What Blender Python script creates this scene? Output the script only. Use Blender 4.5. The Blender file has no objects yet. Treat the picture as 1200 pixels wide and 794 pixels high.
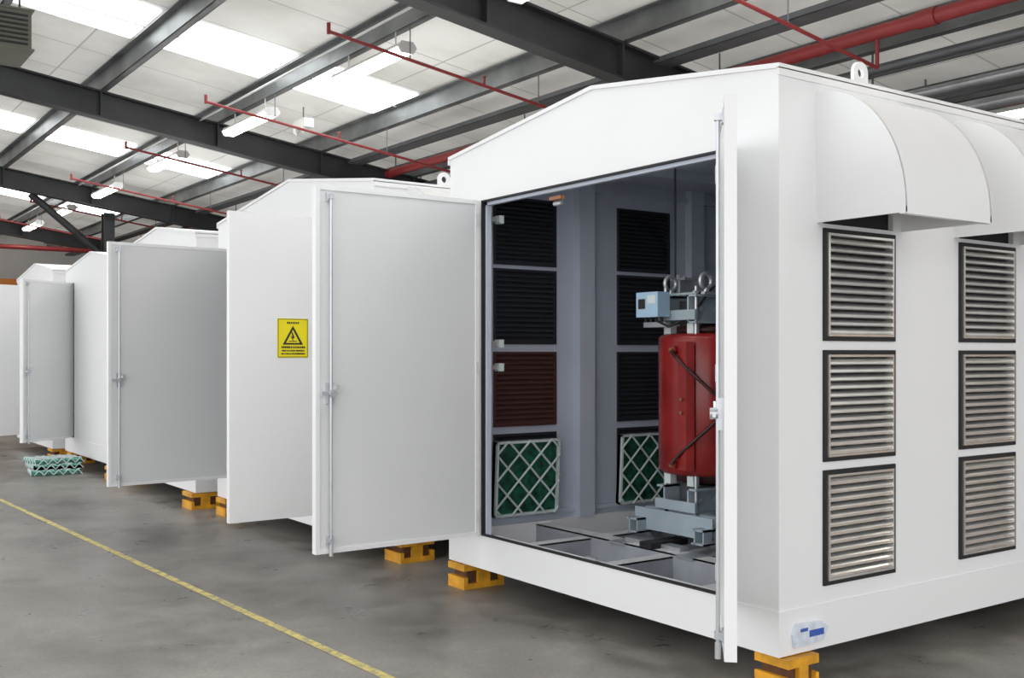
import bpy, bmesh, math, random
from mathutils import Vector, Matrix
random.seed(4)
S = bpy.context.scene
try:
    S.view_settings.view_transform = 'Standard'
except Exception: pass

# ------------------------------------------------------------ materials
def mk(name, col, rough=0.5, metal=0.0, var=0.0, vs=3.0, bump=0.0, bs=40.0, emis=0.0, ecol=None, spec=None):
    m = bpy.data.materials.new(name); m.use_nodes = True
    nt = m.node_tree; b = nt.nodes['Principled BSDF']
    b.inputs['Base Color'].default_value = (*col, 1)
    b.inputs['Roughness'].default_value = rough
    b.inputs['Metallic'].default_value = metal
    if spec is not None: b.inputs['Specular IOR Level'].default_value = spec
    tc = nt.nodes.new('ShaderNodeTexCoord')
    if var > 0:
        n = nt.nodes.new('ShaderNodeTexNoise'); n.inputs['Scale'].default_value = vs; n.inputs['Detail'].default_value = 5
        nt.links.new(tc.outputs['Object'], n.inputs['Vector'])
        r = nt.nodes.new('ShaderNodeValToRGB')
        r.color_ramp.elements[0].position = 0.3; r.color_ramp.elements[1].position = 0.7
        r.color_ramp.elements[0].color = (*[c*(1-var) for c in col], 1)
        r.color_ramp.elements[1].color = (*[min(1, c*(1+var)) for c in col], 1)
        nt.links.new(n.outputs['Fac'], r.inputs['Fac']); nt.links.new(r.outputs['Color'], b.inputs['Base Color'])
    if bump > 0:
        n = nt.nodes.new('ShaderNodeTexNoise'); n.inputs['Scale'].default_value = bs
        nt.links.new(tc.outputs['Object'], n.inputs['Vector'])
        bp = nt.nodes.new('ShaderNodeBump'); bp.inputs['Strength'].default_value = bump; bp.inputs['Distance'].default_value = 0.01
        nt.links.new(n.outputs['Fac'], bp.inputs['Height']); nt.links.new(bp.outputs['Normal'], b.inputs['Normal'])
    if emis > 0:
        b.inputs['Emission Color'].default_value = (*(ecol or col), 1)
        b.inputs['Emission Strength'].default_value = emis
    return m

WHITE = mk('white_paint', (0.89, 0.893, 0.90), 0.36, var=0.01, vs=2, bump=0.02, bs=60)
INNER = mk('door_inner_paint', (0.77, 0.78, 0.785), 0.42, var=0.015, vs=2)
GREYB = mk('interior_grey_paint', (0.56, 0.61, 0.71), 0.38, var=0.06, vs=2)
FLOORG = mk('enclosure_floor_steel', (0.38, 0.40, 0.44), 0.7, var=0.15, vs=4)
BEAMG = mk('base_channel_paint', (0.68, 0.69, 0.71), 0.6, var=0.05, vs=4)
BLACK = mk('black_rubber', (0.012, 0.012, 0.013), 0.6)
DARKL = mk('dark_louvre_metal', (0.045, 0.05, 0.062), 0.25, metal=0.3)
REDREFL = mk('red_reflection_louvre_metal', (0.105, 0.05, 0.045), 0.3, metal=0.2)  # reddish reflection painted into the louvre colour
ALU = mk('brushed_aluminium', (0.88, 0.87, 0.84), 0.2, metal=0.75, var=0.05, vs=12)
STEEL = mk('zinc_steel', (0.62, 0.64, 0.67), 0.32, metal=0.7, var=0.06, vs=10)
CLAMP = mk('clamp_blue_grey_paint', (0.36, 0.43, 0.48), 0.35, var=0.12, vs=5)
CORE = mk('core_laminations', (0.10, 0.11, 0.12), 0.5, metal=0.3)
RED = mk('red_cast_resin', (0.25, 0.014, 0.012), 0.25, var=0.2, vs=6)
DRED = mk('dark_red_bar', (0.045, 0.010, 0.010), 0.4)
BLUE = mk('light_blue_box', (0.40, 0.58, 0.76), 0.4)
YEL = mk('yellow_orange_paint', (0.74, 0.35, 0.02), 0.5, var=0.3, vs=9, bump=0.3, bs=30)
WOODD = mk('dark_timber', (0.12, 0.05, 0.02), 0.8, var=0.3, vs=15)
SIGNY = mk('sign_yellow', (0.95, 0.80, 0.01), 0.4)
SIGNK = mk('sign_black', (0.02, 0.02, 0.02), 0.5)
GREEN = mk('green_filter_mat', (0.008, 0.09, 0.055), 0.85, var=0.7, vs=22, bump=0.6, bs=60)
TEAL = mk('pale_teal_card', (0.16, 0.48, 0.38), 0.7, var=0.5, vs=22)
LATT = mk('filter_wire_white', (0.70, 0.77, 0.78), 0.4)
RPIPE = mk('red_sprinkler_pipe', (0.24, 0.022, 0.022), 0.45, var=0.1)
RAFT = mk('dark_steel_rafter', (0.022, 0.023, 0.025), 0.45, var=0.3, vs=3)
PURL = mk('galvanised_purlin', (0.17, 0.18, 0.18), 0.38, metal=0.35, var=0.45, vs=2.0)
GPIPE = mk('grey_conduit', (0.13, 0.135, 0.14), 0.5, metal=0.3, var=.2)
GALV = mk('galvanised_duct', (0.34, 0.35, 0.36), 0.35, metal=0.5, var=.2, vs=4)
SKY = mk('skylight_panel', (0.9, 0.95, 1.0), 0.6, emis=4.0, ecol=(0.95, 0.98, 1.0))
TUBE = mk('fluorescent_diffuser', (1, 0.98, 0.92), 0.5, emis=12.0, ecol=(1, 0.95, 0.84))
LBODY = mk('luminaire_body', (0.62, 0.62, 0.60), 0.5)
HEAT = mk('heater_olive_grey', (0.16, 0.165, 0.13), 0.5, var=0.1)
PLAST = mk('plastic_pouch', (0.72, 0.78, 0.88), 0.15, var=0.15, vs=25)
PBLUE = mk('pouch_blue_print', (0.05, 0.12, 0.45), 0.4)
ORNG = mk('orange_racking', (0.7, 0.22, 0.03), 0.5)
BRASS = mk('copper_brown', (0.35, 0.15, 0.07), 0.4, metal=0.3)

def concrete():
    m = bpy.data.materials.new('polished_concrete'); m.use_nodes = True
    nt = m.node_tree; b = nt.nodes['Principled BSDF']; L = nt.links.new
    tc = nt.nodes.new('ShaderNodeTexCoord')
    def noise(sc, det, rough=0.6, dist=0.0):
        n = nt.nodes.new('ShaderNodeTexNoise'); n.inputs['Scale'].default_value = sc
        n.inputs['Detail'].default_value = det; n.inputs['Roughness'].default_value = rough
        n.inputs['Distortion'].default_value = dist
        L(tc.outputs['Object'], n.inputs['Vector']); return n
    def ramp(src, p0, p1, c0, c1):
        r = nt.nodes.new('ShaderNodeValToRGB'); e = r.color_ramp.elements
        e[0].position = p0; e[1].position = p1; e[0].color = (*c0, 1); e[1].color = (*c1, 1)
        L(src, r.inputs['Fac']); return r
    n1 = noise(0.7, 8, 0.62, 0.5); n2 = noise(3.0, 10, 0.7, 0.2); n3 = noise(45, 4); n4 = noise(1.3, 5, .6, .3)
    n5 = noise(9, 6, .7, .3)
    r1 = ramp(n1.outputs['Fac'], 0.34, 0.66, (0.19, 0.174, 0.158), (0.335, 0.318, 0.292))
    r2 = ramp(n2.outputs['Fac'], 0.34, 0.60, (0.72, 0.71, 0.70), (1.08, 1.07, 1.06))
    r3 = ramp(n3.outputs['Fac'], 0.3, 0.7, (0.86, 0.86, 0.86), (1.1, 1.1, 1.1))
    r4 = ramp(n4.outputs['Fac'], 0.30, 0.45, (0.74, 0.72, 0.69), (1, 1, 1))
    r5 = ramp(n5.outputs['Fac'], 0.68, 0.78, (1, 1, 1), (1.25, 1.25, 1.23))
    def mul(a, c):
        x = nt.nodes.new('ShaderNodeMix'); x.data_type = 'RGBA'; x.blend_type = 'MULTIPLY'
        x.inputs['Factor'].default_value = 1; L(a, x.inputs['A']); L(c, x.inputs['B']); return x.outputs['Result']
    c = mul(mul(mul(mul(r1.outputs['Color'], r2.outputs['Color']), r3.outputs['Color']), r4.outputs['Color']), r5.outputs['Color'])
    L(c, b.inputs['Base Color'])
    rr = ramp(n2.outputs['Fac'], 0.35, 0.6, (0.26,)*3, (0.46,)*3); L(rr.outputs['Color'], b.inputs['Roughness'])
    bp = nt.nodes.new('ShaderNodeBump'); bp.inputs['Strength'].default_value = 0.08; bp.inputs['Distance'].default_value = 0.004
    L(n2.outputs['Fac'], bp.inputs['Height']); L(bp.outputs['Normal'], b.inputs['Normal'])
    return m
CONC = concrete()

def worn_yellow():
    m = bpy.data.materials.new('worn_yellow_line'); m.use_nodes = True
    nt = m.node_tree; b = nt.nodes['Principled BSDF']
    tc = nt.nodes.new('ShaderNodeTexCoord'); n = nt.nodes.new('ShaderNodeTexNoise')
    n.inputs['Scale'].default_value = 14; n.inputs['Detail'].default_value = 8; n.inputs['Roughness'].default_value = 0.75
    nt.links.new(tc.outputs['Object'], n.inputs['Vector'])
    r = nt.nodes.new('ShaderNodeValToRGB'); e = r.color_ramp.elements
    e[0].position = 0.40; e[1].position = 0.54; e[0].color = (0.34, 0.31, 0.21, 1); e[1].color = (0.74, 0.62, 0.20, 1)
    nt.links.new(n.outputs['Fac'], r.inputs['Fac']); nt.links.new(r.outputs['Color'], b.inputs['Base Color'])
    b.inputs['Roughness'].default_value = 0.6
    return m
YLINE = worn_yellow()

def ceilmat():
    m = bpy.data.materials.new('self_lit_insulated_roof_panel'); m.use_nodes = True
    nt = m.node_tree; b = nt.nodes['Principled BSDF']; L = nt.links.new
    tc = nt.nodes.new('ShaderNodeTexCoord')
    br = nt.nodes.new('ShaderNodeTexBrick'); br.offset = 0.0
    br.inputs['Scale'].default_value = 1.0; br.inputs['Mortar Size'].default_value = 0.009
    br.inputs['Brick Width'].default_value = 2.7; br.inputs['Row Height'].default_value = 0.98
    br.inputs['Color1'].default_value = (0.76, 0.755, 0.73, 1); br.inputs['Color2'].default_value = (0.68, 0.675, 0.65, 1)
    br.inputs['Mortar'].default_value = (0.45, 0.445, 0.43, 1)
    L(tc.outputs['Object'], br.inputs['Vector'])
    n = nt.nodes.new('ShaderNodeTexNoise'); n.inputs['Scale'].default_value = 0.8; n.inputs['Detail'].default_value = 7
    L(tc.outputs['Object'], n.inputs['Vector'])
    r = nt.nodes.new('ShaderNodeValToRGB'); e = r.color_ramp.elements
    e[0].position = .32; e[1].position = .68; e[0].color = (.74, .73, .70, 1); e[1].color = (1.08, 1.08, 1.08, 1)
    L(n.outputs['Fac'], r.inputs['Fac'])
    x = nt.nodes.new('ShaderNodeMix'); x.data_type = 'RGBA'; x.blend_type = 'MULTIPLY'; x.inputs['Factor'].default_value = 1
    L(br.outputs['Color'], x.inputs['A']); L(r.outputs['Color'], x.inputs['B']); L(x.outputs['Result'], b.inputs['Base Color'])
    L(x.outputs['Result'], b.inputs['Emission Color']); b.inputs['Emission Strength'].default_value = 0.30  # glow added to the opaque panels to brighten the ceiling
    b.inputs['Roughness'].default_value = 0.6
    return m
CEIL = ceilmat()

def wallmat():
    m = bpy.data.materials.new('far_wall_cladding'); m.use_nodes = True
    nt = m.node_tree; b = nt.nodes['Principled BSDF']; L = nt.links.new
    tc = nt.nodes.new('ShaderNodeTexCoord'); sp = nt.nodes.new('ShaderNodeSeparateXYZ'); L(tc.outputs['Object'], sp.inputs[0])
    r = nt.nodes.new('ShaderNodeValToRGB'); r.color_ramp.interpolation = 'CONSTANT'; e = r.color_ramp.elements
    mp = nt.nodes.new('ShaderNodeMath'); mp.operation = 'DIVIDE'; mp.inputs[1].default_value = 6.0
    L(sp.outputs['Z'], mp.inputs[0]); L(mp.outputs[0], r.inputs['Fac'])
    e[0].position = 0; e[0].color = (0.30, 0.19, 0.13, 1); e[1].position = 0.4; e[1].color = (0.66, 0.66, 0.65, 1)
    L(r.outputs['Color'], b.inputs['Base Color']); b.inputs['Roughness'].default_value = .7
    return m
WALLM = wallmat()

# ------------------------------------------------------------ mesh builder
class MB:
    def __init__(s): s.v=[]; s.f=[]; s.m=[]; s.sm=[]; s.mats=[]
    def mi(s, mat):
        if mat not in s.mats: s.mats.append(mat)
        return s.mats.index(mat)
    def add(s, vs, fs, mat, smooth=False):
        o = len(s.v); s.v += [tuple(v) for v in vs]; k = s.mi(mat)
        for f in fs: s.f.append([o+i for i in f]); s.m.append(k); s.sm.append(smooth)
    def box(s, a, b, mat):
        x0,x1=sorted((a[0],b[0])); y0,y1=sorted((a[1],b[1])); z0,z1=sorted((a[2],b[2]))
        s.hexa([(x0,y0,z0),(x1,y0,z0),(x1,y1,z0),(x0,y1,z0),(x0,y0,z1),(x1,y0,z1),(x1,y1,z1),(x0,y1,z1)], mat)
    def hexa(s, v, mat):
        s.add(v, [(3,2,1,0),(4,5,6,7),(0,1,5,4),(1,2,6,5),(2,3,7,6),(3,0,4,7)], mat)
    def prism(s, pts, d, mat, smooth=False):
        n=len(pts); d=Vector(d); p=[Vector(q) for q in pts]; q=[a+d for a in p]
        s.add(p, [tuple(range(n-1,-1,-1))], mat); s.add(q, [tuple(range(n))], mat)
        s.add(p+q, [(i,(i+1)%n,n+(i+1)%n,n+i) for i in range(n)], mat, smooth)
    def cyl(s, p0, p1, r, mat, n=12, r1=None, smooth=True, caps=True):
        p0=Vector(p0); p1=Vector(p1); r1=r if r1 is None else r1
        d=(p1-p0).normalized(); a=Vector((0,0,1)) if abs(d.z)<.9 else Vector((1,0,0))
        u=d.cross(a).normalized(); w=d.cross(u)
        A=[p0+(u*math.cos(t)+w*math.sin(t))*r for t in [2*math.pi*i/n for i in range(n)]]
        B=[p1+(u*math.cos(t)+w*math.sin(t))*r1 for t in [2*math.pi*i/n for i in range(n)]]
        s.add(A+B, [(i,(i+1)%n,n+(i+1)%n,n+i) for i in range(n)], mat, smooth)
        if caps: s.add(A, [tuple(range(n-1,-1,-1))], mat); s.add(B, [tuple(range(n))], mat)
    def lathe(s, c, prof, mat, n=40):
        c=Vector(c); vs=[]
        for (r,z) in prof:
            for i in range(n):
                t=2*math.pi*i/n; vs.append(c+Vector((r*math.cos(t), r*math.sin(t), z)))
        fs=[]
        for k in range(len(prof)-1):
            for i in range(n):
                j=(i+1)%n; fs.append((k*n+i,k*n+j,(k+1)*n+j,(k+1)*n+i))
        s.add(vs, fs, mat, True)
    def torus(s, c, R, r, mat, axis='y', n=20, m=8):
        c=Vector(c); vs=[]
        for i in range(n):
            t=2*math.pi*i/n
            for j in range(m):
                p=2*math.pi*j/m; a=(R+r*math.cos(p))*math.cos(t); b=(R+r*math.cos(p))*math.sin(t); h=r*math.sin(p)
                vs.append(c+(Vector((a,h,b)) if axis=='y' else Vector((h,a,b)) if axis=='x' else Vector((a,b,h))))
        fs=[(i*m+j,((i+1)%n)*m+j,((i+1)%n)*m+(j+1)%m,i*m+(j+1)%m) for i in range(n) for j in range(m)]
        s.add(vs, fs, mat, True)
    def obj(s, name, parent=None, loc=(0,0,0), rotz=0.0, rot=None):
        me=bpy.data.meshes.new(name); me.from_pydata(s.v, [], s.f)
        for mt in s.mats: me.materials.append(mt)
        me.polygons.foreach_set('material_index', s.m); me.polygons.foreach_set('use_smooth', s.sm)
        bm=bmesh.new(); bm.from_mesh(me); bmesh.ops.recalc_face_normals(bm, faces=bm.faces); bm.to_mesh(me); bm.free()
        me.update()
        o=bpy.data.objects.new(name, me); S.collection.objects.link(o)
        o.location=loc; o.rotation_euler = rot if rot else (0,0,rotz)
        if parent: o.parent=parent
        return o
def empty(name, loc=(0,0,0)):
    e=bpy.data.objects.new(name, None); S.collection.objects.link(e); e.location=loc; e.empty_display_size=.3; return e

# ------------------------------------------------------------ filter / lug / vent parts
def filter_part(mb, x0, x1, z0, z1, y, dy=-0.05, fm=None, wm=None):
    fm=fm or LATT; wm=wm or LATT
    t=0.016
    mb.box((x0,y,z0),(x1,y+dy*0.6,z1), GREEN)
    for a,b in (((x0,y,z0),(x0+t,y+dy,z1)),((x1-t,y,z0),(x1,y+dy,z1)),((x0,y,z0),(x1,y+dy,z0+t)),((x0,y,z1-t),(x1,y+dy,z1))):
        mb.box(a,b,fm)
    w=x1-x0; h=z1-z0; sp=w/2.9; yy=y+dy
    ks=int((w+h)/sp)+2
    for k in range(-ks,ks):
        for sgn in (1,-1):
            b0=k*sp+sp*0.3
            pts=[]
            for xx in (0,w):
                zz=sgn*xx+b0
                if 0<=zz<=h: pts.append((xx,zz))
            for zz in (0,h):
                xx=(zz-b0)*sgn
                if 0<xx<w: pts.append((xx,zz))
            if len(pts)>=2:
                p,q=pts[0],pts[1]
                if math.hypot(p[0]-q[0],p[1]-q[1])>.02:
                    mb.cyl((x0+p[0],yy,z0+p[1]),(x0+q[0],yy,z0+q[1]),0.0075,wm,6)

def lug(mb, x, y, z, th=0.02, s=1.0):
    n=28; w=.052*s; hc=.085*s; ri=.024*s
    out=[]; inn=[]
    for i in range(n):
        t=2*math.pi*i/n; c,si=math.cos(t),math.sin(t)
        if si>=0: ox,oz=w*c,w*si
        else:
            k=min(w/max(abs(c),1e-6), hc/abs(si)); ox,oz=k*c,k*si
        out.append((x+ox,z+hc+oz)); inn.append((x+ri*c,z+hc+ri*si))
    vs=[(a,y,b) for a,b in out]+[(a,y,b) for a,b in inn]+[(a,y+th,b) for a,b in out]+[(a,y+th,b) for a,b in inn]
    fs=[]
    for i in range(n):
        j=(i+1)%n
        fs+=[(i,j,n+j,n+i),(2*n+i,3*n+i,3*n+j,2*n+j),(i,2*n+i,2*n+j,j),(n+i,n+j,3*n+j,3*n+i)]
    mb.add(vs,fs,WHITE)

def vent(mb, x0,x1,z0,z1, yo, out, wall=0.05, outer=True, im=None):
    im=im or DARKL
    g=.021
    def bx(a0,a1,b0,b1,c0,c1,m): mb.box((a0,yo+out*c0,b0),(a1,yo+out*c1,b1),m)
    def ring(X0,X1,Z0,Z1,w,c0,c1,m):
        bx(X0,X0+w,Z0,Z1,c0,c1,m); bx(X1-w,X1,Z0,Z1,c0,c1,m)
        bx(X0+w,X1-w,Z0,Z0+w,c0,c1,m); bx(X0+w,X1-w,Z1-w,Z1,c0,c1,m)
    if outer:
        ring(x0-.004,x1+.004,z0-.004,z1+.004,g,-.026,.012,BLACK)
        ring(x0+g-.004,x1-g+.004,z0+g-.004,z1-g+.004,.011,-.026,.020,ALU)
        a0=x0+g+.007; a1=x1-g-.007; b0=z0+g+.007; b1=z1-g-.007
        n=12; p=(b1-b0)/n
        for i in range(n):
            zb=b0+i*p
            prof=[(.014,zb+.001),(.018,zb+.006),(.017,zb+.013),(.010,zb+.020),(-.002,zb+.026),(-.020,zb+.031),(-.020,zb+.028),(-.003,zb+.022),(.008,zb+.016),(.013,zb+.011),(.014,zb+.006)]
            mb.prism([(a0,yo+out*c,z) for c,z in prof],(a1-a0,0,0),ALU)
    bx(x0,x1,z0,z1,-.028,-.032,BLACK)
    ring(x0,x1,z0,z1,.018,-wall+.002,-wall-.012,im)
    n=14; b0=z0+.018; b1=z1-.018; p=(b1-b0)/n
    for i in range(n):
        zb=b0+i*p
        prof=[(-wall-.008,zb),(-wall-.008,zb+.008),(-wall+.012,zb+p),(-wall+.012,zb+p-.008)]
        mb.prism([(x0+.018,yo+out*c,z) for c,z in prof],(x1-x0-.036,0,0),im)

def wall_y(mb, yo, yi, u0,u1,z0,z1, holes, mo=WHITE, mi_=GREYB, axis='y'):
    us=sorted({u0,u1,*[h[0] for h in holes],*[h[1] for h in holes]}); zs=sorted({z0,z1,*[h[2] for h in holes],*[h[3] for h in holes]})
    ym=yo+(yi-yo)*.7
    for i in range(len(us)-1):
        run=None
        cells=[]
        for j in range(len(zs)-1):
            cu=(us[i]+us[i+1])/2; cz=(zs[j]+zs[j+1])/2
            solid=not any(h[0]<cu<h[1] and h[2]<cz<h[3] for h in holes)
            if solid:
                if run is None: run=zs[j]
                end=zs[j+1]
            if (not solid or j==len(zs)-2) and run is not None:
                cells.append((run,end)); run=None
        for a,b in cells:
            for p,q,m in ((yo,ym,mo),(ym,yi,mi_)):
                if axis=='y': mb.box((us[i],p,a),(us[i+1],q,b),m)
                else: mb.box((p,us[i],a),(q,us[i+1],b),m)

# ------------------------------------------------------------ doors
def leaf(parent, name, hinge, w, z0, z1, ang, ins, sign=False):
    """x from hinge to tip, inside face toward local ins*y"""
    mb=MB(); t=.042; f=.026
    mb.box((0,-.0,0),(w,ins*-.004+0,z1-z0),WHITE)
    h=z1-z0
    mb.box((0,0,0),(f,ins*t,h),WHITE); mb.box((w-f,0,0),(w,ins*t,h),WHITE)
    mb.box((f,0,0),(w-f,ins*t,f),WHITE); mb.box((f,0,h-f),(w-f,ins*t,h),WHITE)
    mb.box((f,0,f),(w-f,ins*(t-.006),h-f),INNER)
    y=ins*t
    xr=w-.085
    mb.cyl((xr,y+ins*.02,.03),(xr,y+ins*.02,h-.06),.008,STEEL,10)
    for zz in (.05,h-.09):
        mb.box((xr-.022,y-ins*.008,zz),(xr+.022,y+ins*.006,zz+.05),STEEL)
        mb.box((xr-.013,y,zz+.012),(xr+.013,y+ins*.034,zz+.038),STEEL)
    mb.cyl((xr,y+ins*.02,-.012),(xr,y+ins*.02,.05),.012,STEEL,10)
    zl=.435*h
    mb.box((xr-.022,y-ins*.008,zl-.06),(xr+.022,y+ins*.02,zl+.06),STEEL)
    mb.cyl((xr-.005,y+ins*.02,zl),(xr-.005,y+ins*.05,zl),.022,STEEL,14)
    mb.box((xr+.0,y+ins*.03,zl-.010),(xr+.07,y+ins*.042,zl+.010),STEEL)
    mb.box((xr-.045,y+ins*.022,zl+.01),(xr-.022,y+ins*.036,zl+.045),ALU)
    for zz in (.06*h,.5*h,.94*h):
        mb.cyl((-.006,ins*t*.5,zz-.04),(-.006,ins*t*.5,zz+.04),.009,STEEL,10)
        mb.box((0,y,zz-.04),(.025,y+ins*.003,zz+.04),INNER)
    if sign:
        cx=.487; cz=1.606-.163-z0; W=.114; Hh=.135; q=-ins
        mb.box((cx-W,q*.004,cz-Hh),(cx+W,q*.007,cz+Hh),SIGNY)
        def fb(a0,a1,b0,b1,m=SIGNK): mb.box((cx+a0,q*.007,cz+b0),(cx+a1,q*.0085,cz+b1),m)
        e=.006; k=.004
        fb(-W+k,W-k,-Hh+k,-Hh+k+e*.6); fb(-W+k,W-k,Hh-k-e*.6,Hh-k); fb(-W+k,-W+k+e*.6,-Hh+k,Hh-k); fb(W-k-e*.6,W-k,-Hh+k,Hh-k)
        T=[(-.075,-.045),(.075,-.045),(0,.085)]; I=[(-.052,-.033),(.052,-.033),(0,.058)]
        for i in range(3):
            j=(i+1)%3
            P=[T[i],T[j],I[j],I[i]]
            mb.prism([(cx+a,q*.007,cz+b) for a,b in P],(0,q*.0015,0),SIGNK)
        B=[(.006,.045),(-.014,.0),(.0,.0),(-.008,-.028),(.016,.01),(.003,.01),(.012,.045)]
        mb.prism([(cx+a,q*.007,cz+b) for a,b in B],(0,q*.0015,0),SIGNK)
        mb.box((cx-.03,q*.007,cz-.024),(cx+.03,q*.0085,cz-.019),SIGNK)
        def row(z,hh,x0,x1,n):
            st=(x1-x0)/n
            for i in range(n):
                wv=st*random.uniform(.55,.85); mb.box((cx+x0+i*st,q*.007,cz+z),(cx+x0+i*st+wv,q*.0085,cz+z+hh),SIGNK)
        row(.098,.014,-.045,.045,7); row(-.070,.014,-.09,.09,13); row(-.092,.011,-.085,.085,15); row(-.113,.011,-.09,.09,16)
    return mb.obj(name, parent, (hinge[0],hinge[1],z0), ang)

# ------------------------------------------------------------ enclosure
def enclosure(loc, L, W, H, R, oy0, oy1, leaves, main=False, base=.2):
    P=empty('transformer_enclosure', loc)
    oz0,oz1=.207,2.287
    T=.05; yr=W*.47
    vx=[(.301,.825),(1.38,1.896),(2.46,2.98)]; vx=[v for v in vx if v[1]<L-.1]
    rows=[(.2825,.80),(.847,1.349),(1.399,1.905)]; top=(1.93,2.385)
    mb=MB()
    holes=[(a,b,c,d) for a,b in vx for c,d in rows+[top] ]
    wall_y(mb,0,T,T,L-T,base,H,holes); wall_y(mb,W,W-T,T,L-T,base,H,holes)
    wall_y(mb,0,T,T,W-T,base,H,[(oy0,oy1,oz0,oz1)],axis='x')
    wall_y(mb,L,L-T,T,W-T,base,H,[],axis='x')
    for x in (0,L-T):
        for y in (0,W-T): mb.box((x,y,base),(x+T,y+T,H),WHITE)
    for x,dx in ((0,.035),(L,-.035)):
        mb.prism([(x,0,H),(x,W,H),(x,yr,H+R)],(dx,0,0),WHITE)
    mb.box((T,T,H-.03),(L-T,W-T,H-.01),GREYB)
    o=.012; th=.022
    for sgn in (0,1):
        ye=-o if sgn==0 else W+o; k=R/(W/2)
        ze=H-o*k
        mb.prism([(-o,ye,ze),(-o,yr,H+R),(-o,yr,H+R+th),(-o,ye,ze+th)],(L+2*o,0,0),WHITE)
        mb.box((-o,ye,ze-.03),(L+o,ye+(.012 if sgn==0 else -.012),ze+.005),WHITE)
    mb.obj('body_shell',P)
    mb=MB(); e=.006
    mb.box((-e,-e,0),(.10,W+e,base),WHITE); mb.box((L-.10,-e,0),(L+e,W+e,base),WHITE)
    mb.box((.10,-e,0),(L-.10,.10,base),WHITE); mb.box((.10,W-.10,0),(L-.10,W+e,base),WHITE)
    mb.box((.10,.10,.03),(L-.10,W-.10,.045),FLOORG)
    for y in (.62,1.36,2.1):
        mb.box((.10,y-.05,.045),(L-.1,y-.042,.17),FLOORG); mb.box((.10,y-.05,.162),(L-.1,y+.05,.17),BEAMG)
    for x in (.62,1.9,):
        mb.box((x,.1,.045),(x+.008,W-.1,.185),FLOORG); mb.box((x,.1,.177),(x+.12,W-.1,.185),BEAMG)
    mb.obj('base_frame',P)
    mb=MB(); g=.010; X0=-.006
    mb.box((X0,oy0,oz0),(.02,oy0+g,oz1),BLACK); mb.box((X0,oy1-g,oz0),(.02,oy1,oz1),BLACK)
    mb.box((X0,oy0,oz0),(.02,oy1,oz0+.010),BLACK); mb.box((X0,oy0,oz1-g),(.02,oy1,oz1),BLACK)
    mb.box((.02,oy1-.03,oz0),(.05,oy1,oz1),GREYB); mb.box((.02,oy0,oz1-.03),(.05,oy1,oz1),GREYB)
    mb.box((.02,(oy0+oy1)/2-.05,oz0),(.05,(oy0+oy1)/2+.05,oz0+.02),STEEL)
    mb.obj('door_frame_seal',P)
    mb=MB()
    for x in (1.06,2.14):
        if x<L-.2:
            for y0,y1 in ((T,T+.07),(W-T-.07,W-T)):
                mb.box((x-.06,y0,base),(x+.06,y1,H-.03),GREYB)
                mb.box((x-.075,y0,base),(x-.06,y1+(.02 if y0<1 else 0),H-.03),GREYB)
    for z in (.24,H-.12):
        mb.box((T,W-T-.03,z),(L-T,W-T,z+.03),GREYB)
    for y in (.7,1.36,2.05):
        mb.box((T,y-.03,H-.09),(L-T,y+.03,H-.03),GREYB)
    mb.box((T,T,oz1+.02),(T+.05,W-T,oz1+.10),GREYB)
    mb.obj('interior_framing',P)
    mb=MB()
    for a,b in vx:
        for ri,(c,d) in enumerate(rows):
            vent(mb,a,b,c,d,0,-1); vent(mb,a,b,c,d,W,1,im=REDREFL if (ri==1 and a<1) else None)
        vent(mb,a,b,top[0],top[1],0,-1,outer=False); vent(mb,a,b,top[0],top[1],W,1,outer=False)
    mb.obj('louvre_vents',P)
    for side in (0,1):
        mb=MB()
        sg=-1 if side==0 else 1; Y=0 if side==0 else W
        dep=.46 if side==0 else .20
        for a,b in vx:
            a-=.046; b+=.075
            N=24; po=[]; pi_=[]
            for i in range(N+1):
                t=math.pi/2*i/N
                po.append((dep*math.sin(t), 1.955+.565*math.cos(t))); pi_.append(((dep-.008)*math.sin(t), 1.955+.557*math.cos(t)))
            po.append((dep,1.93)); pi_.append((dep-.008,1.93))
            def q(c,x): return (x,Y+sg*c[0],c[1])
            n=len(po)
            vs=[q(c,a) for c in po]+[q(c,b) for c in po]
            mb.add(vs,[(i,i+1,n+i+1,n+i) for i in range(n-1)],WHITE,True)
            vs=[q(c,a) for c in pi_]+[q(c,b) for c in pi_]
            mb.add(vs,[(i,n+i,n+i+1,i+1) for i in range(n-1)],WHITE,True)
            mb.box((a,Y+sg*dep,1.925),(b,Y+sg*(dep-.03),1.93),WHITE)
            for xx,dx in ((a,.01),(b,-.01)):
                mb.prism([q(c,xx) for c in po]+[q((0,1.93),xx)],(dx,0,0),WHITE)
        mb.obj('vent_hood_row',P)
    mb=MB()
    for x in (.57,L-.57):
        lug(mb,x,-.006,H-.02); lug(mb,x,W-.015,H-.02)
    mb.obj('lifting_lugs',P)
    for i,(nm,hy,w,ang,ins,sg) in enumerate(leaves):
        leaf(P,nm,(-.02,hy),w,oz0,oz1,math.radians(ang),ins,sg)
    return P

M=enclosure((3.644,3.130,.163),3.55,2.732,2.592,.165,.30,2.36,
  [('left_door_leaf',2.40,1.10,180,1,False),('right_door_leaf',.30,1.03,225.6,-1,False)])
enclosure((3.48,6.60,.163),3.55,3.12,2.54,.19,.29,2.78,
  [('left_door_leaf',2.80,1.09,183.5,1,False),('right_door_leaf',.25,.94,181,-1,True)])
enclosure((3.38,10.05,.163),3.55,2.65,2.49,.16,.30,2.30,[])
enclosure((3.40,12.93,.163),3.55,2.60,2.46,.16,2.12,2.22,
  [('left_door_leaf',2.20,.98,220,1,False)])
enclosure((3.30,15.85,.163),3.55,2.55,2.50,.16,.30,2.2,
  [('right_door_leaf',.35,1.03,203,-1,False)])

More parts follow.
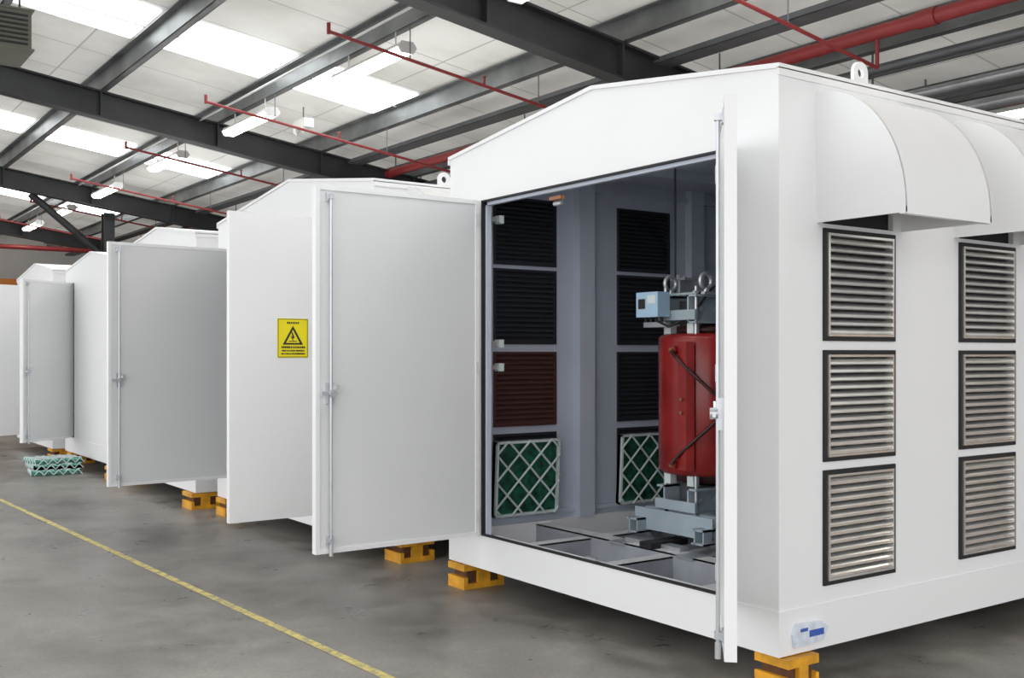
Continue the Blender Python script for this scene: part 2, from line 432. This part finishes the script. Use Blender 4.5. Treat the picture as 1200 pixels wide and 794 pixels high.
for xa,xb in ((.27,.79),(1.35,1.86)):
    mb=MB(); filter_part(mb,0,xb-xa,0,.50,0,-.05)
    mb.obj('air_filter_panel',M,(xa,2.732-.075,.26),0,rot=(math.radians(3),0,0))
mb=MB()
for z in (2.17,1.385,1.235):
    mb.box((.05,2.40,z),(.16,2.45,z+.03),STEEL); mb.box((.15,2.385,z-.01),(.185,2.44,z+.04),LATT)
    mb.cyl((.03,2.42,z+.015),(.09,2.42,z+.015),.016,STEEL,10)
mb.box((.06,1.64,2.22),(.09,1.75,2.24),BRASS); mb.cyl((.085,1.66,2.20),(.085,1.73,2.20),.013,STEEL,10)
mb.obj('door_lock_keeps',M)
mb=MB()
mb.prism([(.085,-.007,.035),(.27,-.007,.045),(.30,-.007,.10),(.26,-.007,.128),(.10,-.007,.135),(.075,-.007,.09)],(0,-.022,0),PLAST)
mb.box((.17,-.030,.07),(.27,-.029,.10),PBLUE); mb.box((.11,-.030,.10),(.16,-.029,.115),PBLUE)
mb.obj('document_pouch',M)
mb=MB(); mb.box((.11,.5,2.40),(.17,2.0,2.43),LBODY); mb.box((.115,.52,2.392),(.165,1.98,2.40),TUBE)  # glowing strip added to brighten the enclosure interior, not an existing fitting
mb.obj('added_interior_fill_light',M)

# ------------------------------------------------------------ cast resin transformer
TR=empty('cast_resin_transformer',(4.75,4.63,0))
mb=MB()
z0,z1=.77,1.62
rr=.308
for i in range(3):
    cx=i*.68
    prof=[(.12,z0),(rr-.03,z0),(rr-.01,z0+.012),(rr,z0+.03),(rr,z1-.03),(rr-.01,z1-.012),(rr-.03,z1),(.12,z1)]
    mb.lathe((cx,0,0),prof,RED,56)
    mb.lathe((cx,0,0),[(.12,z1),(.215,z1+.001),(.215,z1+.045),(.12,z1+.045)],DRED,32)
    mb.lathe((cx,0,0),[(.12,z0-.045),(.215,z0-.045),(.215,z0)],DRED,32)
    for s_ in (1,-1):
        mb.prism([(cx-.05,s_*.29,z0+.08),(cx+.05,s_*.29,z0+.08),(cx+.04,s_*.335,z0+.1),(cx-.04,s_*.335,z0+.1)],(0,0,.62),RED)
        for zz in (.15,.3,.45,.6): mb.cyl((cx,s_*.33,z0+zz),(cx,s_*.355,z0+zz),.012,STEEL,8)
    for zz in (z0+.07,z1-.10):
        mb.cyl((cx-.30,-.03,zz),(cx-.345,-.04,zz),.028,RED,14,r1=.02); mb.cyl((cx-.345,-.04,zz),(cx-.365,-.04,zz),.014,BRASS,8)
    mb.prism([(cx-.285,-.16,z0+.04),(cx-.322,-.13,z0+.04),(cx-.322,-.06,z0+.04),(cx-.30,-.04,z0+.04)],(0,0,.76),RED)
    for zz in (.38,.46): mb.cyl((cx-.32,-.10,z0+zz),(cx-.340,-.10,z0+zz),.010,BRASS,8)
    mb.box((cx-.09,-.09,.6),(cx+.09,.09,1.75),CORE)
    for a in range(8):
        t=math.pi/8+a*math.pi/4
        for zz in ((z0-.06,z0),(z1,z1+.06)): mb.box((cx+.25*math.cos(t)-.025,.25*math.sin(t)-.025,zz[0]),(cx+.25*math.cos(t)+.025,.25*math.sin(t)+.025,zz[1]),LATT)
def link(pts):
    for p,q in zip(pts[:-1],pts[1:]): mb.cyl(p,q,.010,DRED,8)
def onc(a,z,r=rr+.035): return (r*math.cos(math.radians(a)), r*math.sin(math.radians(a)), z)
link([(-.365,-.04,z1-.10)]+[onc(190+i*12, z1-.14-.065*i) for i in range(6)])
link([(-.365,-.04,z0+.07)]+[onc(190+i*12, z0+.11+.065*i) for i in range(6)])
mb.obj('coils',TR)
mb=MB()
mb.box((-.16,-.09,1.66),(1.52,.09,1.82),CORE); mb.box((-.16,-.09,.56),(1.52,.09,.71),CORE)
def channel(y,s_,za,zb,x0=-.28,x1=1.64):
    mb.box((x0,y,za),(x1,y+s_*.012,zb),CLAMP); mb.box((x0,y,za),(x1,y+s_*.07,za+.012),CLAMP); mb.box((x0,y,zb-.012),(x1,y+s_*.07,zb),CLAMP)
    for x in (-.2,-.05,.15,.33,.5,.85,1.2,1.5):
        mb.cyl((x,y+s_*.012,(za+zb)/2),(x,y+s_*.035,(za+zb)/2),.018,STEEL,6,smooth=False)
for s_ in (1,-1):
    channel(s_*.095,s_,1.68,1.85); channel(s_*.095,s_,.54,.70)
    mb.box((-.24,s_*.10,1.85),(-.12,s_*.2,1.865),STEEL)
    for x in (-.18,1.4):
        mb.torus((x,s_*.15,1.93),.045,.013,STEEL,'y'); mb.cyl((x,s_*.15,1.85),(x,s_*.15,1.89),.02,STEEL,10)
for xe in (-.285,1.64):
    mb.box((xe-.006,-.17,1.70),(xe+.006,.17,1.76),CLAMP); mb.box((xe-.006,-.17,.56),(xe+.006,.17,.62),CLAMP)
for x in (-.24,.32,.36,1.0,1.04,1.58):
    for s_ in (1,-1):
        mb.cyl((x,s_*.13,.50),(x,s_*.13,1.90),.011,STEEL,8)
        for zz in (1.855,.52): mb.cyl((x,s_*.13,zz),(x,s_*.13,zz+.018),.022,STEEL,6,smooth=False)
for x in (-.22,.33,1.01,1.56):
    mb.box((x-.03,-.3,.49),(x+.03,.3,.55),CLAMP); mb.box((x-.02,-.17,1.85),(x+.02,.17,1.865),CLAMP)
for i in range(3):
    for s_ in (1,):
        mb.box((i*.68-.06,.19,1.62),(i*.68+.06,.205,1.97),STEEL); mb.box((i*.68-.06,.15,1.96),(i*.68+.06,.28,1.975),STEEL)
        for dx in (-.03,.03): mb.cyl((i*.68+dx,.24,1.95),(i*.68+dx,.24,1.995),.012,STEEL,6,smooth=False)
    mb.box((i*.68-.05,-.21,1.62),(i*.68+.05,-.195,1.93),STEEL)
for s_ in (1,-1):
    mb.box((-.38,s_*.28-.05,.40),(1.65,s_*.28-.04,.49),CLAMP); mb.box((-.38,s_*.28-.05,.478),(1.65,s_*.28+.05,.49),CLAMP); mb.box((-.38,s_*.28-.05,.40),(1.65,s_*.28+.05,.41),CLAMP); mb.box((-.38,s_*.28+.02,.40),(1.65,s_*.28+.03,.49),CLAMP)
    for x in (-.2,1.5):
        mb.cyl((x,s_*.28-.03,.405),(x,s_*.28+.03,.405),.055,STEEL,18)
mb.box((-.31,-.33,.42),(-.30,.33,.55),CLAMP)
mb.box((-.5,-.36,.335),(1.9,-.22,.35),STEEL); mb.box((-.5,.22,.335),(1.9,.36,.35),STEEL)
mb.obj('core_and_clamps',TR)
mb=MB()
mb.box((-.40,.03,1.72),(-.30,.22,1.87),BLUE); mb.box((-.402,.05,1.80),(-.40,.12,1.85),LATT); mb.box((-.402,.14,1.77),(-.40,.20,1.83),SIGNK)
for k in range(4): mb.cyl((-.35,.05+.045*k,1.72),(-.35,.05+.045*k,1.69),.010,BLACK,8)
mb.box((-.31,.08,1.74),(-.27,.12,1.80),STEEL)
mb.box((-.34,.03,1.66),(-.29,.22,1.69),STEEL)
mb.obj('temperature_control_box',TR)
mb=MB(); mb.cyl((-.12,.17,1.88),(-.12,.17,2.69),.006,BLACK,8)
pts=[(-.35,.10,1.70),(-.34,.0,1.66),(-.25,-.1,1.72),(-.15,-.16,1.88),(-.02,-.15,1.95),(.15,-.1,1.90),(.3,-.15,1.88)]
for p,q in zip(pts[:-1],pts[1:]): mb.cyl(p,q,.007,BLACK,8)
mb.obj('sensor_cable',TR)
mb=MB()
mb.box((-.42,-.18,.350),(-.34,.3,.372),STEEL); mb.box((-.5,-.02,.350),(-.2,.08,.385),BLACK)
mb.obj('floor_clamp',TR)

# ------------------------------------------------------------ support blocks
def block(x0,x1,y0,y1):
    mb=MB(); w=x1-x0; d=y1-y0; h=.157
    mb.box((0,0,0),(w,d,.035),YEL); mb.box((0,0,h-.04),(w,d,h),YEL)
    mb.box((w*.12,d*.12,.035),(w*.88,d*.88,h-.04),WOODD)
    mb.box((0,0,.035),(w*.10,d,.075),YEL); mb.box((w*.9,0,.035),(w,d,.075),YEL)
    mb.box((w*.35,0,.035),(w*.65,d,h-.04),YEL)
    mb.obj('support_block',None,(x0,y0,0))
for b in ((3.655,3.86,3.085,3.28),(3.62,3.93,5.66,5.85),(6.6,6.95,3.14,3.4),(6.6,6.95,5.6,5.83),(3.70,3.98,6.62,6.86),(3.45,3.72,9.46,9.70),
          (6.5,6.8,6.7,6.95),(6.5,6.8,9.4,9.65),(3.34,3.62,10.06,10.34),(3.36,3.65,12.4,12.66),(3.32,3.6,12.9,13.16),(3.40,3.7,15.2,15.45),(3.3,3.6,15.9,16.2),(6.4,6.7,10.2,10.5),(6.4,6.7,13,13.3),(6.4,6.7,16,16.3)):
    block(*b)

FS=empty('stacked_air_filters',(2.66,13.45,0))
for i in range(3):
    mb=MB(); filter_part(mb,0,.56,0,.5,0,-.06,TEAL,LATT)
    for k in range(5):
        xx=.03+k*.11; mb.cyl((xx,-.0,0.0),(xx+.055,-.06,0.0),.006,LATT,6); mb.cyl((xx+.055,-.06,0.0),(xx+.11,0,0.0),.006,LATT,6)
        mb.cyl((0,-.0,xx*.9),(0,-.06,xx*.9+.05),.006,LATT,6); mb.cyl((0,-.06,xx*.9+.05),(0,0,xx*.9+.1),.006,LATT,6)
    mb.obj('filter_%d'%(i+1),FS,(.03*i,.5+.015*i,.064*i+.005),0,rot=(math.radians(-90),0,math.radians(6*i-6)))

# ------------------------------------------------------------ building
X0,X1,Y0,Y1=-4.0,12.5,-2.5,28.5
mb=MB(); mb.box((-9,-8,-.1),(X1,Y1,0),CONC); mb.obj('floor')
mb=MB()
d=Vector((1.98-2.356,11.7-4.33,0)).normalized(); n=Vector((d.y,-d.x,0))*.026
a=Vector((2.356,4.33,.002))-d*7; b=Vector((1.98,11.7,.002))+d*.25
mb.add([a-n,a+n,b+n,b-n],[(0,1,2,3)],YLINE); mb.obj('floor_marking_line')
def RZ(x): return 4.60-.145*(x-3.6)
def slab(mb,x0,x1,y0,y1,dz0,dz1,mat):
    mb.hexa([(x0,y0,RZ(x0)+dz0),(x1,y0,RZ(x1)+dz0),(x1,y1,RZ(x1)+dz0),(x0,y1,RZ(x0)+dz0),
             (x0,y0,RZ(x0)+dz1),(x1,y0,RZ(x1)+dz1),(x1,y1,RZ(x1)+dz1),(x0,y1,RZ(x0)+dz1)],mat)
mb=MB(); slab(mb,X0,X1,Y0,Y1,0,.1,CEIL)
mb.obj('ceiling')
for yc in (4.4,10.4,16.0,21.8):
    mb=MB(); 
    for xa,xb in ((-1.4,.3),(.5,1.65),(1.85,3.0),(3.2,4.35),(4.55,5.75)):
        slab(mb,xa,xb,yc-.5,yc+.5,-.025,-.003,SKY)
        slab(mb,xa,xb,yc-.012,yc+.012,-.04,-.026,LBODY)
    mb.obj('skylight')
mb=MB(); mb.box((X0,Y1,0),(X1,Y1+.2,6),WALLM); mb.obj('wall_back')
mb=MB(); mb.box((X1,-8,0),(X1+.2,Y1+.2,3.9),WALLM); mb.obj('wall_right')
for yr in (.8,6.7,12.5,18.5,24.4):
    mb=MB(); 
    slab(mb,X0,X1,yr-.085,yr+.085,-.515,-.495,RAFT); slab(mb,X0,X1,yr-.085,yr+.085,-.225,-.205,RAFT)
    slab(mb,X0,X1,yr-.008,yr+.008,-.495,-.225,RAFT)
    for px in (1.75,3.1,4.45,5.8,7.15):
        slab(mb,px-.01,px+.01,yr-.08,yr+.08,-.495,-.225,RAFT)
    mb.obj('roof_rafter')
for px in (-2.3,-.95,.4,1.75,3.1,4.45,5.8,7.15,8.5,9.85,11.2):
    mb=MB(); z=RZ(px)
    mb.box((px-.006,Y0,z-.2),(px+.006,Y1,z),PURL); mb.box((px-.01,Y0,z-.2),(px+.075,Y1,z-.188),PURL)
    mb.box((px-.075,Y0,z-.02),(px+.01,Y1,z-.01),PURL); mb.box((px+.067,Y0,z-.2),(px+.075,Y1,z-.17),PURL)
    mb.obj('roof_purlin')
mb=MB()
cx,cy=4.85,19.0; zt=RZ(cx)-.5
mb.box((cx-.09,cy-.09,0),(cx+.09,cy-.075,zt),RAFT); mb.box((cx-.09,cy+.075,0),(cx+.09,cy+.09,zt),RAFT); mb.box((cx-.01,cy-.075,0),(cx+.01,cy+.075,zt),RAFT)
mb.cyl((cx,cy,zt-.8),(cx-1.3,cy-.3,RZ(cx-1.3)-.5),.06,RAFT,6); mb.cyl((cx,cy,zt-.8),(cx+1.3,cy-.3,RZ(cx+1.3)-.5),.06,RAFT,6)
mb.obj('steel_column')
mb=MB()
for ya,yb in ((.8,6.7),(6.7,12.5),(12.5,18.5),(18.5,24.4)):
    mb.cyl((7.6,ya,RZ(7.6)-.26),(11.4,yb,RZ(11.4)-.26),.03,RAFT,8); mb.cyl((11.4,ya,RZ(11.4)-.26),(7.6,yb,RZ(7.6)-.26),.03,RAFT,8)
mb.obj('roof_bracing')
mb=MB(); mb.cyl((6.8,Y0,3.90),(6.8,Y1-.1,3.90),.055,RPIPE,16)
for y in range(0,28,4): mb.cyl((6.8,y+.4,3.90),(6.8,y+.55,3.90),.066,RPIPE,14)
y=Y0+.3
while y<Y1: mb.cyl((6.8,y,3.95),(6.8,y,RZ(6.8)-.02),.008,GPIPE,6); y+=2.9
mb.obj('sprinkler_main_pipe')
mb=MB(); mb.cyl((0.8,24.0,3.72),(6.7,24.0,3.72),.05,RPIPE,12); mb.obj('red_header_pipe')
for yb in (2.0,4.9,7.8,10.7,13.65,16.55,19.45,22.4):
    mb=MB(); o=-.5
    mb.cyl((3.70,yb,RZ(3.7)+o),(6.8,yb,RZ(6.8)+o),.0145,RPIPE,10)
    mb.cyl((3.70,yb,RZ(3.7)+o-.02),(3.70,yb,RZ(3.7)+o+.07),.016,RPIPE,10)
    mb.cyl((5.2,yb,RZ(5.2)+o-.01),(5.2,yb,RZ(5.2)+o+.07),.012,RPIPE,8); mb.torus((5.2,yb,RZ(5.2)+o+.08),.016,.005,BRASS,'z')
    for x in (4.45,5.8): mb.cyl((x,yb,RZ(x)+o),(x,yb,RZ(x)-.19),.005,GPIPE,6)
    mb.cyl((6.8,yb,RZ(6.8)+o),(6.8,yb,3.85),.015,RPIPE,8)
    mb.obj('sprinkler_branch_pipe')
SV=empty('ceiling_service_pipes')
mb=MB()
for x,z,r,m in ((7.35,3.80,.035,GPIPE),(7.5,3.80,.025,GPIPE),(7.7,3.62,.04,GALV),(7.95,3.62,.03,GPIPE),(8.2,3.55,.055,GALV),(8.9,3.60,.04,GPIPE),(9.2,3.45,.06,GALV),(9.5,3.40,.04,GPIPE)):
    mb.cyl((x,Y0,z),(x,Y1-.1,z),r,m,12)
    y=Y0+1
    while y<Y1-1: mb.cyl((x,y,z),(x,y+.06,z),r*1.2,m,12); y+=2.7
y=Y0+.5
while y<Y1-.5:
    mb.box((7.55,y,3.68),(8.4,y+.04,3.72),GPIPE); mb.cyl((7.6,y+.02,3.57),(7.6,y+.02,RZ(7.6)),.01,GPIPE,6); mb.cyl((8.35,y+.02,3.57),(8.35,y+.02,RZ(8.35)),.01,GPIPE,6); y+=1.5
mb.cyl((8.7,Y0,3.62),(8.7,Y1-.1,3.62),.03,RPIPE,12)
mb.box((9.9,Y0,3.30),(10.3,Y1-.1,3.40),GALV)
mb.obj('pipe_run',SV)
mb=MB()
zt=RZ(6.3)-.24
mb.box((6.2,Y0,zt),(6.4,Y1-.1,zt+.004),GPIPE); mb.box((6.2,Y0,zt),(6.204,Y1-.1,zt+.05),GPIPE); mb.box((6.396,Y0,zt),(6.4,Y1-.1,zt+.05),GPIPE)
mb.obj('cable_tray')
mb=MB(); mb.cyl((4.25,Y0,RZ(4.25)-.22),(4.25,Y1-.1,RZ(4.25)-.22),.012,LBODY,8); mb.obj('lighting_conduit')

def lum(x,y,z):
    mb=MB(); l=.66
    mb.prism([(-.05,-l+.01,.09),(.05,-l+.01,.09),(.085,-l+.01,.045),(-.085,-l+.01,.045)],(0,2*l-.02,0),LBODY)
    mb.prism([(-.08,-l+.01,.044),(.08,-l+.01,.044),(.055,-l+.01,0),(-.055,-l+.01,0)],(0,2*l-.02,0),TUBE)
    for yy in (-l,l-.02):
        mb.prism([(-.055,yy,.094),(.055,yy,.094),(.09,yy,.045),(.06,yy,-.004),(-.06,yy,-.004),(-.09,yy,.045)],(0,.02,0),LBODY)
    for yy in (-.45,.45): mb.cyl((0,yy,.09),(0,yy,RZ(x)-.2-z+.005),.006,LBODY,6)
    mb.obj('fluorescent_light',None,(x,y,z))
for y in (2.75,5.62,8.50,11.42,14.4,17.5,20.5,23.2): lum(4.45,y,4.05)
for y in (2.0,4.95,8.0,11,14): lum(8.5,y,3.46)

mb=MB()
mb.box((-.22,-.3,-.16),(.22,.3,.16),HEAT)
for i in range(7): mb.box((-.235,-.27,-.13+i*.04),(-.215,.27,-.115+i*.04),RAFT)
for i in range(7): mb.box((-.19,-.315,-.13+i*.04),(.19,-.298,-.115+i*.04),RAFT)
mb.box((-.24,-.32,.16),(.24,.32,.175),HEAT); mb.box((-.24,-.32,-.175),(.24,.32,-.16),HEAT)
for sx in (-.18,.18): mb.cyl((sx,0,.16),(sx,0,.52),.01,RAFT,6)
mb.obj('unit_heater',None,(1.63,10.0,4.24))
mb=MB(); mb.box((-.06,-.15,-.05),(.06,.15,.05),LBODY)
for s_ in (-.1,.1):
    mb.cyl((-.02,s_,-.05),(-.06,s_,-.085),.025,LBODY,14,r1=.036)
mb.cyl((0,0,.05),(0,0,.20),.008,GPIPE,6)
mb.obj('emergency_light',None,(5.0,11.2,4.10))
R_=empty('pallet_racking',(1.5,26.6,0))
mb=MB()
for x in (0,2.7,5.4): 
    for yy in (0,1.0): mb.box((x,yy,0),(x+.1,yy+.1,3.2),CLAMP)
for z in (1.2,2.4,3.1):
    for yy in (0,1.0): mb.box((.1,yy,z),(5.4,yy+.06,z+.12),ORNG)
mb.box((.3,.0,2.52),(1.4,1.0,3.0),WOODD); mb.box((1.6,0,2.52),(2.5,1.0,2.9),LBODY); mb.box((3.0,0,2.52),(4.1,1,2.95),YEL)
mb.obj('rack_frame',R_)

# ------------------------------------------------------------ light
w=bpy.data.worlds.new('daylight'); S.world=w; w.use_nodes=True
bg=w.node_tree.nodes['Background']; bg.inputs[0].default_value=(0.98,0.99,1.0,1); bg.inputs[1].default_value=2.0

cam=bpy.data.cameras.new('camera'); co=bpy.data.objects.new('camera',cam); S.collection.objects.link(co)
co.location=(0,0,1.5); co.rotation_euler=(math.radians(90),0,math.radians(-35.2))
cam.sensor_width=36; cam.lens=36*1241/1200; cam.shift_y=17/1200; cam.clip_end=200; cam.clip_start=.05
S.camera=co
